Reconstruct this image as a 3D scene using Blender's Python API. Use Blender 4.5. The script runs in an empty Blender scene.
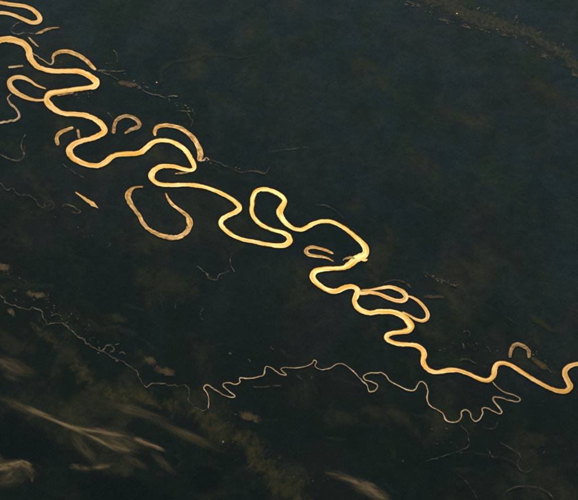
import bpy, math, random
import numpy as np
from mathutils import Vector

random.seed(7)
rng = np.random.default_rng(7)
scene = bpy.context.scene

# ------------------------------------------------------------------ camera
HFOV = math.radians(9.0)
PITCH = math.radians(30.0)          # looking down by this much
DIST = 162000.0                      # metres to the middle of the view
CAM = Vector((0.0, -DIST * math.cos(PITCH), DIST * math.sin(PITCH)))
cam_d = bpy.data.cameras.new('camera')
cam_d.sensor_fit = 'HORIZONTAL'
cam_d.angle = HFOV
cam_d.clip_start = 50.0
cam_d.clip_end = 900000.0
cam = bpy.data.objects.new('camera', cam_d)
scene.collection.objects.link(cam)
cam.location = CAM
cam.rotation_euler = (math.pi / 2 - PITCH, 0.0, 0.0)
scene.camera = cam

# ------------------------------------------------------------------ sun and sky
SUN_EL = math.radians(30.6)         # low golden sun ahead of the camera: it mirrors off the water
SUN_AZ = math.radians(0.5)          # from +Y towards +X
sun_dir = Vector((math.sin(SUN_AZ) * math.cos(SUN_EL), math.cos(SUN_AZ) * math.cos(SUN_EL), math.sin(SUN_EL)))
sun_l = bpy.data.lights.new('sun', 'SUN')
sun_l.energy = 5.0
sun_l.angle = math.radians(0.5)
sun_l.color = (1.0, 0.84, 0.62)
sun = bpy.data.objects.new('sun', sun_l)
scene.collection.objects.link(sun)
sun.location = (0, 0, 60000)
sun.rotation_euler = sun_dir.to_track_quat('Z', 'Y').to_euler()

world = bpy.data.worlds.new('World')
scene.world = world
world.use_nodes = True
wn = world.node_tree
bg = wn.nodes['Background']
sky = wn.nodes.new('ShaderNodeTexSky')
sky.sky_type = 'NISHITA'
sky.sun_disc = False
sky.sun_elevation = SUN_EL
sky.sun_rotation = SUN_AZ
wn.links.new(sky.outputs['Color'], bg.inputs['Color'])
bg.inputs['Strength'].default_value = 0.07

# ------------------------------------------------------------------ render and exposure
vs = scene.view_settings
vs.view_transform = 'Standard'
vs.look = 'None'
vs.gamma = 1.0
vs.use_curve_mapping = False
vs.exposure = -0.98
scene.render.engine = 'CYCLES'
cy = scene.cycles
cy.use_denoising = False
cy.filter_width = 1.8
cy.max_bounces = 5
cy.diffuse_bounces = 1
cy.glossy_bounces = 1
cy.transparent_max_bounces = 24
cy.volume_bounces = 0
cy.volume_step_rate = 0.35
cy.volume_max_steps = 256

# ------------------------------------------------------------------ map helpers
TH = math.tan(HFOV / 2)
SP, CP = math.sin(PITCH), math.cos(PITCH)

def ground(p, z=0.0):
    """Survey points read off the photograph (its 578 x 500 grid) -> metres on the level z."""
    p = np.asarray(p, float).reshape(-1, 2)
    X = (p[:, 0] - 289.0) / 289.0 * TH
    Y = -(p[:, 1] - 250.0) / 289.0 * TH
    d = np.stack([X, CP + Y * SP, -SP + Y * CP], 1)
    t = (z - CAM.z) / d[:, 2]
    return np.array(CAM) + d * t[:, None]

def spline(pts, step=0.8):
    """Catmull-Rom through (x, y, w) rows, resampled evenly."""
    P = np.asarray(pts, float)
    P = np.vstack([2 * P[0] - P[1], P, 2 * P[-1] - P[-2]])
    out = []
    for i in range(1, len(P) - 2):
        p0, p1, p2, p3 = P[i - 1], P[i], P[i + 1], P[i + 2]
        n = max(2, int(np.hypot(*(p2 - p1)[:2]) / step * 2))
        t0, t1 = 0.0, max(np.hypot(*(p1 - p0)[:2]), 1e-3) ** .5
        t2 = t1 + max(np.hypot(*(p2 - p1)[:2]), 1e-3) ** .5
        t3 = t2 + max(np.hypot(*(p3 - p2)[:2]), 1e-3) ** .5
        for t in np.linspace(t1, t2, n, endpoint=False):
            A1 = (t1 - t) / (t1 - t0) * p0 + (t - t0) / (t1 - t0) * p1
            A2 = (t2 - t) / (t2 - t1) * p1 + (t - t1) / (t2 - t1) * p2
            A3 = (t3 - t) / (t3 - t2) * p2 + (t - t2) / (t3 - t2) * p3
            B1 = (t2 - t) / (t2 - t0) * A1 + (t - t0) / (t2 - t0) * A2
            B2 = (t3 - t) / (t3 - t1) * A2 + (t - t1) / (t3 - t1) * A3
            out.append((t2 - t) / (t2 - t1) * B1 + (t - t1) / (t2 - t1) * B2)
    out.append(P[-2])
    C = np.array(out)
    s = np.concatenate([[0], np.cumsum(np.hypot(np.diff(C[:, 0]), np.diff(C[:, 1])))])
    q = np.linspace(0, s[-1], max(3, int(s[-1] / step)))
    return np.stack([np.interp(q, s, C[:, k]) for k in range(3)], 1), q

def wobble(q, scale, amp, seed):
    r = np.random.default_rng(seed)
    n = int(q[-1] / scale) + 4
    v = r.normal(0, amp, n)
    x = q / scale
    i = np.clip(x.astype(int), 0, n - 2)
    f = x - i
    f = f * f * (3 - 2 * f)
    return v[i] * (1 - f) + v[i + 1] * f

def ribbon_mesh(name, pts, z, grow=0.0, cols=4, rough=0.07, seed=1, ends=True, step=0.8, scale=1.0, wig=0.0):
    """A flat strip along a course; UV u = metres along it, v = 0..1 across it."""
    C, q = spline(pts, step)
    T = np.gradient(C[:, :2], axis=0)
    T /= np.maximum(np.hypot(T[:, 0], T[:, 1]), 1e-6)[:, None]
    N = np.stack([-T[:, 1], T[:, 0]], 1)
    if wig:
        C = C.copy(); C[:, :2] += N * (wobble(q, 3.2, wig, seed + 31) + wobble(q, 8, wig * .7, seed + 37))[:, None]
    w = np.maximum(C[:, 2] * scale, 0.25)
    if ends:     # rounded ends
        e = np.minimum(q, q[-1] - q)
        k = np.clip(e / np.maximum(w * 0.5, .3), 0, 1)
        w = w * np.sqrt(np.clip(1 - (1 - k) ** 2, 0.02, 1))
    a = w * (.5 + wobble(q, 2.2, rough, seed) * .6 + wobble(q, 7, rough, seed + 5) * .6) + grow
    b = w * (.5 + wobble(q, 2.2, rough, seed + 9) * .6 + wobble(q, 7, rough, seed + 14) * .6) + grow
    rows = []
    for j in range(cols + 1):
        f = j / cols
        rows.append(C[:, :2] + N * (-a + (a + b) * f)[:, None])
    V = np.concatenate([ground(r, z) for r in rows])
    n = len(C)
    mid = ground(C[:, :2], z)
    u = np.concatenate([[0], np.cumsum(np.linalg.norm(np.diff(mid, axis=0), axis=1))])
    F, UV = [], []
    for j in range(cols):
        for i in range(n - 1):
            F.append((j * n + i, j * n + i + 1, (j + 1) * n + i + 1, (j + 1) * n + i))
            UV += [(u[i], j / cols), (u[i + 1], j / cols), (u[i + 1], (j + 1) / cols), (u[i], (j + 1) / cols)]
    me = bpy.data.meshes.new(name)
    o0 = mid[len(mid) // 2].copy()
    o0[2] = 0
    me.from_pydata((V - o0).tolist(), [], F)
    uv = me.uv_layers.new(name='course')
    uv.data.foreach_set('uv', np.array(UV).ravel())
    # face up
    me.update()
    if len(me.polygons) and sum(p.normal.z for p in me.polygons) < 0:
        me.flip_normals()
    return me, Vector(o0)

def tag(o, label=None, cat=None, group=None, kind=None):
    if label: o['label'] = label
    if cat: o['category'] = cat
    if group: o['group'] = group
    if kind: o['kind'] = kind
    return o

def link(name, me, mat, loc=(0, 0, 0), parent=None):
    o = bpy.data.objects.new(name, me)
    scene.collection.objects.link(o)
    if me is not None and mat is not None:
        me.materials.append(mat)
    o.location = loc
    if parent is not None:
        o.parent = parent
    return o

# ------------------------------------------------------------------ materials
class NT:
    def __init__(self, name):
        self.m = bpy.data.materials.new(name)
        self.m.use_nodes = True
        self.t = self.m.node_tree
        self.t.nodes.clear()
        self.out = self.n('ShaderNodeOutputMaterial')
    def n(self, kind, **kw):
        x = self.t.nodes.new(kind)
        for k, v in kw.items():
            setattr(x, k, v)
        return x
    def l(self, a, b):
        self.t.links.new(a, b)
    def val(self, sock, v):
        if hasattr(v, 'links') or isinstance(v, bpy.types.NodeSocket):
            self.l(v, sock)
        else:
            sock.default_value = v
    def math(self, op, a, b=0.0, c=None, clamp=False):
        x = self.n('ShaderNodeMath', operation=op, use_clamp=clamp)
        self.val(x.inputs[0], a); self.val(x.inputs[1], b)
        if c is not None: self.val(x.inputs[2], c)
        return x.outputs[0]
    def ramp(self, f, lo, hi, a=0.0, b=1.0, smooth=True):
        x = self.n('ShaderNodeMapRange', clamp=True)
        x.interpolation_type = 'SMOOTHSTEP' if smooth else 'LINEAR'
        self.val(x.inputs[0], f); x.inputs[1].default_value = lo; x.inputs[2].default_value = hi
        x.inputs[3].default_value = a; x.inputs[4].default_value = b
        return x.outputs[0]
    def mix(self, f, a, b, blend='MIX'):
        x = self.n('ShaderNodeMix', data_type='RGBA', blend_type=blend)
        self.val(x.inputs[0], f); self.val(x.inputs[6], a); self.val(x.inputs[7], b)
        return x.outputs[2]
    def noise(self, vec, scale, detail=3.0, rough=.55, dist=0.0):
        x = self.n('ShaderNodeTexNoise')
        self.l(vec, x.inputs['Vector'])
        x.inputs['Scale'].default_value = scale
        x.inputs['Detail'].default_value = detail
        x.inputs['Roughness'].default_value = rough
        x.inputs['Distortion'].default_value = dist
        return x.outputs['Fac']
    def world_pos(self):
        return self.n('ShaderNodeNewGeometry').outputs['Position']
    def mapped(self, vec, scale=(1, 1, 1), rot=(0, 0, 0)):
        x = self.n('ShaderNodeMapping')
        self.l(vec, x.inputs['Vector'])
        x.inputs['Scale'].default_value = scale
        x.inputs['Rotation'].default_value = rot
        return x.outputs[0]

def c4(r, g, b): return (r, g, b, 1.0)

def ground_material():
    t = NT('rainforest')
    p = t.world_pos()
    q = t.mapped(p, (1, .55, 1))
    big = t.noise(q, 1 / 5200, 5, .58, .4)
    hue = t.noise(t.mapped(p, (1, .5, 1), (0, 0, .3)), 1 / 2600, 5, .6, .5)
    mid = t.noise(t.mapped(p, (1, .5, 1), (0, 0, .5)), 1 / 1300, 6, .66, .6)
    sml = t.noise(q, 1 / 330, 4, .65)
    fin = t.noise(q, 1 / 85, 3, .65)
    col = t.mix(t.ramp(big, .38, .62), c4(.0165, .0360, .0480), c4(.0300, .0370, .0470))
    col = t.mix(t.ramp(hue, .45, .68, 0, .8), col, c4(.0160, .0330, .0170))
    # haze fade painted into the colour: brighter and bluer north, darker south
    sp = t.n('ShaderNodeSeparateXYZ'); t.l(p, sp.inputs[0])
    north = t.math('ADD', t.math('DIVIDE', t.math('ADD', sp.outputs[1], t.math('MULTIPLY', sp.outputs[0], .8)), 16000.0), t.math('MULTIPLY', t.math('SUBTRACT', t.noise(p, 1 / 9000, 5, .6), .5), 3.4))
    haze_mix = t.ramp(north, -1.2, 2.4)
    col = t.mix(haze_mix, t.mix(1.0, col, c4(.25, .26, .155), 'MULTIPLY'), col)
    br = t.noise(t.mapped(p, (1, .48, 1)), 1 / 2600, 7, .64, .5)
    col = t.mix(t.ramp(br, .50, .72, 0, .8), col, c4(.046, .046, .017))
    col = t.mix(t.ramp(mid, .3, .7), t.mix(1.0, col, c4(.66, .68, .70), 'MULTIPLY'), t.mix(1.0, col, c4(1.4, 1.36, 1.26), 'MULTIPLY'))
    # scroll bars left by old meanders
    wv = t.n('ShaderNodeTexWave', wave_type='BANDS', bands_direction='DIAGONAL')
    t.l(p, wv.inputs['Vector'])
    wv.inputs['Scale'].default_value = 1 / 4200
    wv.inputs['Distortion'].default_value = 14
    wv.inputs['Detail'].default_value = 3
    wv.inputs['Detail Scale'].default_value = 1.1
    sc = t.math('MULTIPLY', t.ramp(wv.outputs['Fac'], .86, 1.0), t.ramp(t.noise(p, 1 / 2600, 2), .5, .66))
    col = t.mix(t.math('MULTIPLY', sc, .55), col, c4(.034, .034, .026))
    g = t.math('ADD', t.math('MULTIPLY', sml, .7), t.math('MULTIPLY', fin, .9))
    grain = t.ramp(g, .5, 1.1, .5, 1.55, False)
    gc = t.n('ShaderNodeCombineColor')
    for k in range(3): t.l(grain, gc.inputs[k])
    col = t.mix(1.0, col, gc.outputs[0], 'MULTIPLY')
    bs = t.n('ShaderNodeBsdfPrincipled')
    t.l(col, bs.inputs['Base Color'])
    bs.inputs['Roughness'].default_value = .95
    bs.inputs['Specular IOR Level'].default_value = 0.0
    bp = t.n('ShaderNodeBump')
    bp.inputs['Strength'].default_value = .5
    bp.inputs['Distance'].default_value = 60
    t.l(t.math('ADD', sml, t.math('MULTIPLY', fin, .25)), bp.inputs['Height'])
    t.l(bp.outputs[0], bs.inputs['Normal'])
    t.l(bs.outputs[0], t.out.inputs[0])
    return t.m

def water_material(name, silt, sheen, r0, r1, tint_a, tint_b, dull=0.0, gaps=0.0):
    """Silty water; smooth and rippled lanes of current change how it mirrors the sun."""
    t = NT(name)
    uv = t.n('ShaderNodeUVMap', uv_map='course').outputs[0]
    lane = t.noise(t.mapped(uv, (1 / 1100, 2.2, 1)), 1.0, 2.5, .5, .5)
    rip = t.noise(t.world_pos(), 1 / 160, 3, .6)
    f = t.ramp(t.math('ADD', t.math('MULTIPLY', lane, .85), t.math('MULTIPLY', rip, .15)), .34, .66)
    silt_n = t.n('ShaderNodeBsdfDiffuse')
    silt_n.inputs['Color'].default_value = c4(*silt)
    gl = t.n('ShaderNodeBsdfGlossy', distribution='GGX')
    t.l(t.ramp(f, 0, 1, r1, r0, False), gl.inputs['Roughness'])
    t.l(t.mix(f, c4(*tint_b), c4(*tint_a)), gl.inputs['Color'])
    fr = t.n('ShaderNodeFresnel'); fr.inputs['IOR'].default_value = 1.333
    bs = t.n('ShaderNodeMixShader')
    t.l(fr.outputs[0], bs.inputs[0]); t.l(silt_n.outputs[0], bs.inputs[1]); t.l(gl.outputs[0], bs.inputs[2])
    if dull:      # floating plants and weed mats
        weed = t.noise(t.world_pos(), 1 / 260, 4, .65)
        w = t.ramp(weed, .5 - dull * .2, .72 - dull * .2)
        d = t.n('ShaderNodeBsdfDiffuse')
        d.inputs['Color'].default_value = c4(.085, .058, .022)
        mx = t.n('ShaderNodeMixShader')
        t.l(t.math('MULTIPLY', w, dull), mx.inputs[0])
        t.l(bs.outputs[0], mx.inputs[1]); t.l(d.outputs[0], mx.inputs[2])
        bs = mx
    if gaps:      # hidden under overhanging trees in places
        gp = t.math('MULTIPLY', t.ramp(t.noise(t.world_pos(), 1 / 330, 4, .65), .38, .62), gaps)
        tr = t.n('ShaderNodeBsdfTransparent')
        mg = t.n('ShaderNodeMixShader')
        t.l(gp, mg.inputs[0]); t.l(bs.outputs[0], mg.inputs[1]); t.l(tr.outputs[0], mg.inputs[2])
        bs = mg
    t.l(bs.outputs[0], t.out.inputs[0])
    return t.m

def bank_material(name, mud, halo, inner, outer):
    """Muddy shore: ochre at the water's edge, then a dark halo colour thinning out away from it."""
    t = NT(name)
    uv = t.n('ShaderNodeUVMap', uv_map='course').outputs[0]
    sx = t.n('ShaderNodeSeparateXYZ'); t.l(uv, sx.inputs[0])
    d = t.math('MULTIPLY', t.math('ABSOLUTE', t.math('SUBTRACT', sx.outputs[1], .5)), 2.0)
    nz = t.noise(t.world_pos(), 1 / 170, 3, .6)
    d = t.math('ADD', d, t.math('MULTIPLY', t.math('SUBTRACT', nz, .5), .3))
    col = t.mix(t.ramp(d, inner - .06, inner + .16), c4(*mud), c4(*halo))  # mud by the water, a painted dark halo outside it
    bs = t.n('ShaderNodeBsdfPrincipled')
    t.l(col, bs.inputs['Base Color'])
    bs.inputs['Roughness'].default_value = .6
    bs.inputs['Specular IOR Level'].default_value = 0.0
    tr = t.n('ShaderNodeBsdfTransparent')
    mx = t.n('ShaderNodeMixShader')
    t.l(t.ramp(d, outer, 1.02, 0, 1), mx.inputs[0])
    t.l(bs.outputs[0], mx.inputs[1]); t.l(tr.outputs[0], mx.inputs[2])
    t.l(mx.outputs[0], t.out.inputs[0])
    return t.m

def soft_material(name, a, b, cover=.8, lo=.25, scale=1 / 500, detail=5, spec=.0, rough=.6, aniso=(1, .55, 1), rot=0.0, soft=.55):
    """Patchy open ground that thins out into the forest (UV: v = 0..1 across, u = 0..1 along)."""
    t = NT(name)
    uv = t.n('ShaderNodeUVMap', uv_map='course').outputs[0]
    sx = t.n('ShaderNodeSeparateXYZ'); t.l(uv, sx.inputs[0])
    r = sx.outputs[1]
    p = t.mapped(t.world_pos(), aniso, (0, 0, rot))
    n1 = t.noise(p, scale, detail, .68, .3)
    n2 = t.noise(p, scale * 2.9, 6, .68)
    m = t.math('ADD', t.math('SUBTRACT', 1.0, r), t.math('MULTIPLY', t.math('SUBTRACT', n1, .5), 2.2))
    al = t.math('MULTIPLY', t.math('MULTIPLY', t.ramp(m, lo, lo + soft), t.ramp(r, .75, 1.0, 1, 0)), cover)
    bs = t.n('ShaderNodeBsdfPrincipled')
    t.l(t.mix(t.ramp(n2, .35, .65), c4(*a), c4(*b)), bs.inputs['Base Color'])
    bs.inputs['Roughness'].default_value = rough
    bs.inputs['Specular IOR Level'].default_value = spec
    tr = t.n('ShaderNodeBsdfTransparent')
    mx = t.n('ShaderNodeMixShader')
    t.l(al, mx.inputs[0])
    t.l(tr.outputs[0], mx.inputs[1]); t.l(bs.outputs[0], mx.inputs[2])
    t.l(mx.outputs[0], t.out.inputs[0])
    return t.m

M_GROUND = ground_material()
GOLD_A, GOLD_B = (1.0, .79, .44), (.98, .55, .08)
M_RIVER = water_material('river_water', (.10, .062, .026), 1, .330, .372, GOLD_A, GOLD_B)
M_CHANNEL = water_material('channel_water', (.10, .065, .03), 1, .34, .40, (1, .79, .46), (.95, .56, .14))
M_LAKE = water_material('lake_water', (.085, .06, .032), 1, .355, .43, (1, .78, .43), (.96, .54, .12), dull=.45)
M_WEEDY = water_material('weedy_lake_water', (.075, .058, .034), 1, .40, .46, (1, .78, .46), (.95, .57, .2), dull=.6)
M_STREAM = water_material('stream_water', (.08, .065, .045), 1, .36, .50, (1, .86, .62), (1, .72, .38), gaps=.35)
M_DIM = water_material('dull_stream_water', (.055, .052, .045), 1, .58, .66, (1, .95, .88), (1, .88, .7), dull=.6, gaps=.85)  # rougher, weedier water, duller than the open streams
M_FAINT = water_material('overgrown_stream_water', (.032, .034, .03), 1, .66, .74, (1, .95, .88), (1, .9, .75), dull=.7, gaps=.92)
M_PUDDLE = water_material('puddle_water', (.05, .046, .034), 1, .56, .68, (1, .9, .7), (1, .78, .5), dull=.6, gaps=.6)
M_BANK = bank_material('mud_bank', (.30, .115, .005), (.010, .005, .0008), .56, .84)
M_BANK_THIN = bank_material('stream_bank', (.035, .024, .012), (.009, .009, .007), .45, .55)

# ------------------------------------------------------------------ the ground
H = 200000.0
n = 40
gv = [(-H + 2 * H * i / n, -H + 2 * H * j / n, 0.0) for j in range(n + 1) for i in range(n + 1)]
gf = [(j * (n + 1) + i, j * (n + 1) + i + 1, (j + 1) * (n + 1) + i + 1, (j + 1) * (n + 1) + i) for j in range(n) for i in range(n)]
gm = bpy.data.meshes.new('ground')
gm.from_pydata(gv, [], gf)
tag(link('ground', gm, M_GROUND), 'dark green rainforest floor spreading to the horizon under the rivers', 'ground', kind='structure')

# ------------------------------------------------------------------ rivers, lakes, streams
LEVEL = [2.0]
def course(name, pts, mat, label, cat, group=None, bank=None, grow=2.6, seed=1, rough=.06, ends=True, cols=4, scale=.93, wig=0.0):
    """A body of water: > water, bank."""
    LEVEL[0] += .35
    zb, zw = LEVEL[0], LEVEL[0] + 40.0
    if bank is None:
        me, o0 = ribbon_mesh(name, pts, zw, 0, cols, rough, seed, ends, .8, scale, wig)
        o = link(name, me, mat, o0)
        return tag(o, label, cat, group, 'structure')
    me, o0 = ribbon_mesh('water', pts, zw, 0, cols, rough, seed, ends, .8, scale, wig)
    root = link(name, None, None, o0)
    tag(root, label, cat, group, 'structure')
    link('water', me, mat, (0, 0, 0), root)
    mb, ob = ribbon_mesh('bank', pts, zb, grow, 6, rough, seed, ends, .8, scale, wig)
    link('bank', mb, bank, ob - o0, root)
    return root

MAIN = [(-24, 46, 7), (-10, 42.5, 7), (0, 40, 7), (7.6, 38.9, 6.6), (16.4, 40.7, 6.4), (24, 44.2, 6.3), (28.4, 49.9, 6.4), (29.7, 56.8, 6.6), (32.6, 62, 6), (37.6, 66.5, 5.2), (47.7, 70.2, 4.8),
 (62.6, 71.2, 4.8), (75.3, 70.9, 5), (84.1, 72.8, 5.4), (91.7, 77.3, 6), (96.6, 82.5, 6.8), (94.8, 86, 5.6), (86.6, 87.8, 4.8), (75.3, 89.3, 4.8), (62.6, 91.2, 5), (55.2, 92.2, 5.4), (49.9, 93.8, 6),
 (46.5, 97.9, 6.4), (47.6, 102.9, 7), (52.4, 107.6, 6.6), (58, 111.3, 5.4), (65.2, 113.6, 4.8), (75.3, 114.2, 4.8), (86.6, 115.8, 5), (96.7, 120.3, 5.2), (103, 125.9, 6.4), (104.8, 130.6, 6.6), (100.5, 134.6, 5.4), (90.4, 138.6, 5.2),
 (79, 141.9, 5.4), (71.8, 146.1, 6), (69.2, 151, 6.8), (72.2, 157.2, 6.4), (77, 160.5, 5.6), (85.3, 163.9, 5), (97.8, 165.6, 5.2), (105.4, 162.2, 5.8), (111.5, 157, 5.4), (117.5, 154.6, 5), (126, 154, 4.8), (137.9, 153.2, 5),
 (144.6, 149.9, 5.2), (150.3, 144.5, 5.2), (155.4, 141.4, 4.6), (161.4, 140.3, 4.2), (170.3, 141.3, 4.4), (177.8, 144.8, 4.8), (185.4, 150.4, 5), (190.5, 158, 5), (193.6, 164.3, 5), (194.2, 168.3, 4.4), (190.7, 170.2, 4.2), (184.1, 169.2, 4.2),
 (175.3, 166.9, 4.2), (167.2, 165.9, 4.4), (158.9, 167.3, 5), (153.2, 171.5, 5.8), (151.6, 176.5, 5.8), (154, 181.3, 4.8), (160, 184.2, 4.3), (170, 185.2, 4.2), (180, 184.8, 4.2), (192.6, 185, 4), (205.3, 187.4, 4), (217.9, 191.8, 4), (230.5, 198.5, 4.2), (237, 203.5, 4.8), (239.6, 208.3, 5.4), (235.6, 212.2, 4.8),
 (226.7, 216.2, 4.8), (221.9, 220, 5.2), (221, 224, 5.2), (224.2, 228.8, 4.6), (231.5, 234.6, 4.2), (241.6, 239.2, 4), (254.2, 241.7, 4), (266.8, 244.3, 4.2), (277, 245.6, 4.6), (285, 244.6, 5.4), (289.6, 240.6, 6.2), (288.2, 236, 5.4), (283, 232.7, 4.2),
 (272.9, 230, 3.8), (262.8, 225.6, 4), (255.2, 219.3, 4.2), (251.7, 211.7, 4.6), (252.3, 204.1, 4.6), (253.3, 196, 4.6), (256.6, 190.9, 4.4), (264, 189.2, 4.4), (272.9, 191.2, 4.6), (280.5, 195.3, 4.8), (284.4, 200.7, 5), (282.4, 206, 5.6), (279.6, 211.1, 6.8), (281.4, 217.5, 6.2),
 (286.8, 224, 4.6), (293.8, 228.5, 4.2), (300.7, 229.8, 4.2), (306.5, 227.6, 4.6), (313, 223.9, 4.4), (321.6, 221.3, 4), (330.5, 221.7, 4), (339.3, 225.2, 4), (348.2, 230.9, 4.2), (357, 238.3, 5), (362.4, 243.5, 5.6), (365.8, 248.8, 6.2), (365, 254, 6.6), (360.5, 257, 7), (354.4, 260.2, 7.4),
 (348.7, 265, 6.4), (343, 267.9, 4.8), (332.9, 268.5, 4.6), (321.5, 269.4, 5), (315, 271.8, 5.8), (312.6, 276.1, 6), (315.8, 282, 5.4), (324, 288, 4.8), (331.6, 291.1, 5), (338, 290.4, 5.6), (344.3, 287.8, 5.4), (350.6, 286.4, 4.8), (355.6, 288, 5),
 (357.6, 291.5, 6), (356.2, 295.8, 5.6), (354.4, 300.6, 5.2), (356.6, 306.4, 5.4), (362.1, 310.9, 5), (369.6, 312.9, 4.8), (378.4, 311.8, 5.4), (389.3, 311.6, 5), (398, 313.7, 5.2), (406, 319, 6.2), (410.8, 325.8, 7), (408.4, 330, 6), (401.6, 332.1, 4.6), (392.7, 333, 4.4), (387.4, 335.3, 5), (386.4, 338, 5.2),
 (390.4, 341.5, 4.6), (397.8, 344, 4.4), (407.9, 344.7, 4.2), (416.2, 345.6, 4.6), (422, 349.4, 5.2), (424.1, 354.5, 6), (423.2, 361.4, 6), (426.3, 368, 5), (432.8, 371.7, 4.4), (440.4, 371.6, 4.6), (450.5, 370, 5), (459.4, 370.9, 4.2), (468.2, 373.8, 3.8), (475.2, 377, 4), (482.7, 379.9, 4.4), (489.4, 379.8, 5), (493.6, 375.6, 5.6),
 (494.6, 369.3, 5.6), (496.8, 364.4, 5), (502.9, 363.1, 4.4), (511, 365.5, 4.2), (520.4, 371.3, 4.2), (530.3, 377.8, 4), (541.6, 384.1, 4.2), (551.7, 389, 4.4), (560.6, 391.4, 4.8), (567.3, 390.6, 5.6), (570.2, 386.8, 6), (567.9, 381, 5.4), (564.8, 374.4, 5.6), (565.6, 369.6, 5.4), (570, 366, 4.8), (578, 363.8, 4.6), (592, 362.5, 5), (606, 366, 5)]

MAIN = [(x, y, 5 + (w - 5) * 1.3) for x, y, w in MAIN]
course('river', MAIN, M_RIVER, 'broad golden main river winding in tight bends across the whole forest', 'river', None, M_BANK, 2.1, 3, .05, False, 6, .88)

CH = 'channels and cut-off bends of the main river'
course('river', [(-16, 1, 3.6), (0, 2.6, 3.6), (10.1, 4.4, 3.6), (25.3, 6.3, 3.6), (32.8, 9.6, 4), (38.6, 15, 4.8), (40.2, 19.3, 5), (37.4, 22, 4.4), (31.6, 22.4, 4), (22.7, 18.9, 3.4), (12.6, 14.6, 3.2), (5, 13, 3.2), (-16, 12.5, 3.2)],
       M_CHANNEL, 'pale golden hairpin channel in the upper left corner', 'river', CH, M_BANK, 1.6, 11, .04, False)
course('river', [(45, 99.9, 2), (35.4, 100, 2.6), (26.5, 97.8, 3.8), (16.4, 92.6, 5), (10.2, 86, 5.6), (9.8, 81, 5), (15.2, 77.3, 4.2), (22.7, 77.4, 3.8), (30.3, 80.9, 2.8), (36.6, 85.3, 2), (46, 88.8, .9)],
       M_CHANNEL, 'side channel bulging left from the main river near the left edge', 'river', CH, M_BANK, 1.6, 12, .04)
course('river', [(358.6, 292.4, 5.4), (364, 292.8, 4.6), (369.6, 292.3, 3.6), (379.2, 294.1, 3.4), (389.3, 298.4, 3.4), (396.8, 300.8, 3.8), (403.8, 300.3, 4.6), (406.2, 296.4, 4.8), (402.8, 291.8, 4.2), (395.6, 288.3, 3.6), (388, 287, 3.4), (380.4, 288.1, 2.8), (370.3, 289.8, 1.6), (361, 290.6, 1.6)],
       M_CHANNEL, 'narrow flame-shaped channel loop leaving the main river right of centre', 'river', CH, M_BANK, 1.6, 13, .04)
course('river', [(408, 296.2, 1.6), (411.4, 297.1, 2.2), (418, 301, 3), (424.6, 307.9, 3.4), (427.6, 314.2, 3.6), (426.6, 318.9, 3.8), (422, 320.9, 3.4), (415.5, 319.1, 2.6), (408.5, 315, 1.8), (402, 312, 1.4)],
       M_CHANNEL, 'thin looped channel bulging right between the flame-shaped loop and the main river', 'river', CH, M_BANK, 1.4, 14, .04)

OX = 'oxbow lakes beside the main river'
def lake(pts, mat, label, seed, grow=1.5, rough=.07):
    return course('oxbow_lake', pts, mat, label, 'oxbow lake', OX, M_BANK_THIN if mat is M_FAINT else M_BANK, grow, seed, rough)
lake([(52.6, 60, 2.4), (53.6, 55, 3.6), (58.8, 51.8, 3.6), (66.4, 51.2, 3.4), (74, 53.3, 3.6), (81.6, 57.1, 3.8), (87.9, 62.1, 4), (93, 67.4, 3.4), (96, 70, 1.6)],
     M_LAKE, 'tan arched lake above the first right-hand bend of the main river', 21)
lake([(73.4, 127.3, 3), (66.4, 129.8, 3.4), (59.8, 132.9, 3.8), (57, 137.3, 3.8), (57.2, 142.4, 3.4), (58.2, 145.4, 2.4)],
     M_LAKE, 'short hook-shaped lake left of the main river bend, beside a stubby pool', 22)
lake([(77.8, 129, 2.6), (79.3, 138.6, 2.8)], M_WEEDY, 'stubby straight pool between the hook-shaped lake and the main river', 23, 1.0)
lake([(113.3, 133.6, 3.6), (114.2, 126, 3.6), (116.4, 120.5, 3.6), (120.8, 117.3, 3.4), (126.5, 116, 3.2), (134.1, 117.9, 3.4), (138.8, 122.2, 4), (139.2, 125.8, 4.2), (136, 128, 4), (130.9, 129.5, 3.2), (127.4, 131.8, 2.2), (124.6, 133.4, 1.4)],
     M_WEEDY, 'question-mark shaped brown lake right of the main river', 24)
lake([(155.3, 136, 2.2), (154.7, 130.8, 3.8), (157.2, 127, 4), (163.9, 125.3, 3.8), (172.8, 126.1, 3.8), (181.6, 129, 4), (189.2, 134, 4.2), (195.3, 140.9, 4.6), (199.4, 149.2, 5.4), (200.2, 156, 5.8), (198.4, 161, 4.2)],
     M_LAKE, 'long curved tan lake arching over the humped bend of the main river', 25)
lake([(143, 186.8, .8), (137, 187, 1.2), (133, 188.2, 2.8), (129.2, 191.8, 5.6), (128, 197.3, 5.8), (131.4, 205.2, 4.6), (135.6, 210.8, 4), (139.4, 216, 4), (143.2, 223.5, 3.8), (149.2, 229.6, 3.8), (159.2, 234.7, 4), (169.3, 237.4, 4.6), (178.1, 237.1, 4.8), (185.2, 233.2, 5), (189.4, 226.7, 6.4), (189.6, 221, 6), (186.2, 214.9, 4), (179.4, 209.7, 3.2), (171.8, 203.9, 3), (167.4, 197.6, 2), (165.7, 193, .9)],
     M_LAKE, 'large U-shaped lake below the main river, left of centre', 26)
lake([(333.4, 253.6, 1.8), (326.6, 250.6, 2.6), (317.8, 248, 2.8), (310.2, 247.5, 3.6), (306, 250.4, 4.4), (308.2, 254.1, 3.8), (315.3, 256.1, 2.8), (322.8, 257, 2.6), (327.9, 258.4, 1.8), (333.6, 261.4, .7)],
     M_LAKE, 'small narrow hairpin lake inside the bend at the centre', 27, 1.3)
lake([(383.9, 282.6, 1.6), (391.5, 280.3, 1.8), (401.6, 280.9, 1.8), (407.6, 283.6, 2.4), (410.4, 288, 3.4)],
     M_FAINT, 'faint arched lake just above the flame-shaped channel loop', 28, .9)
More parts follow.
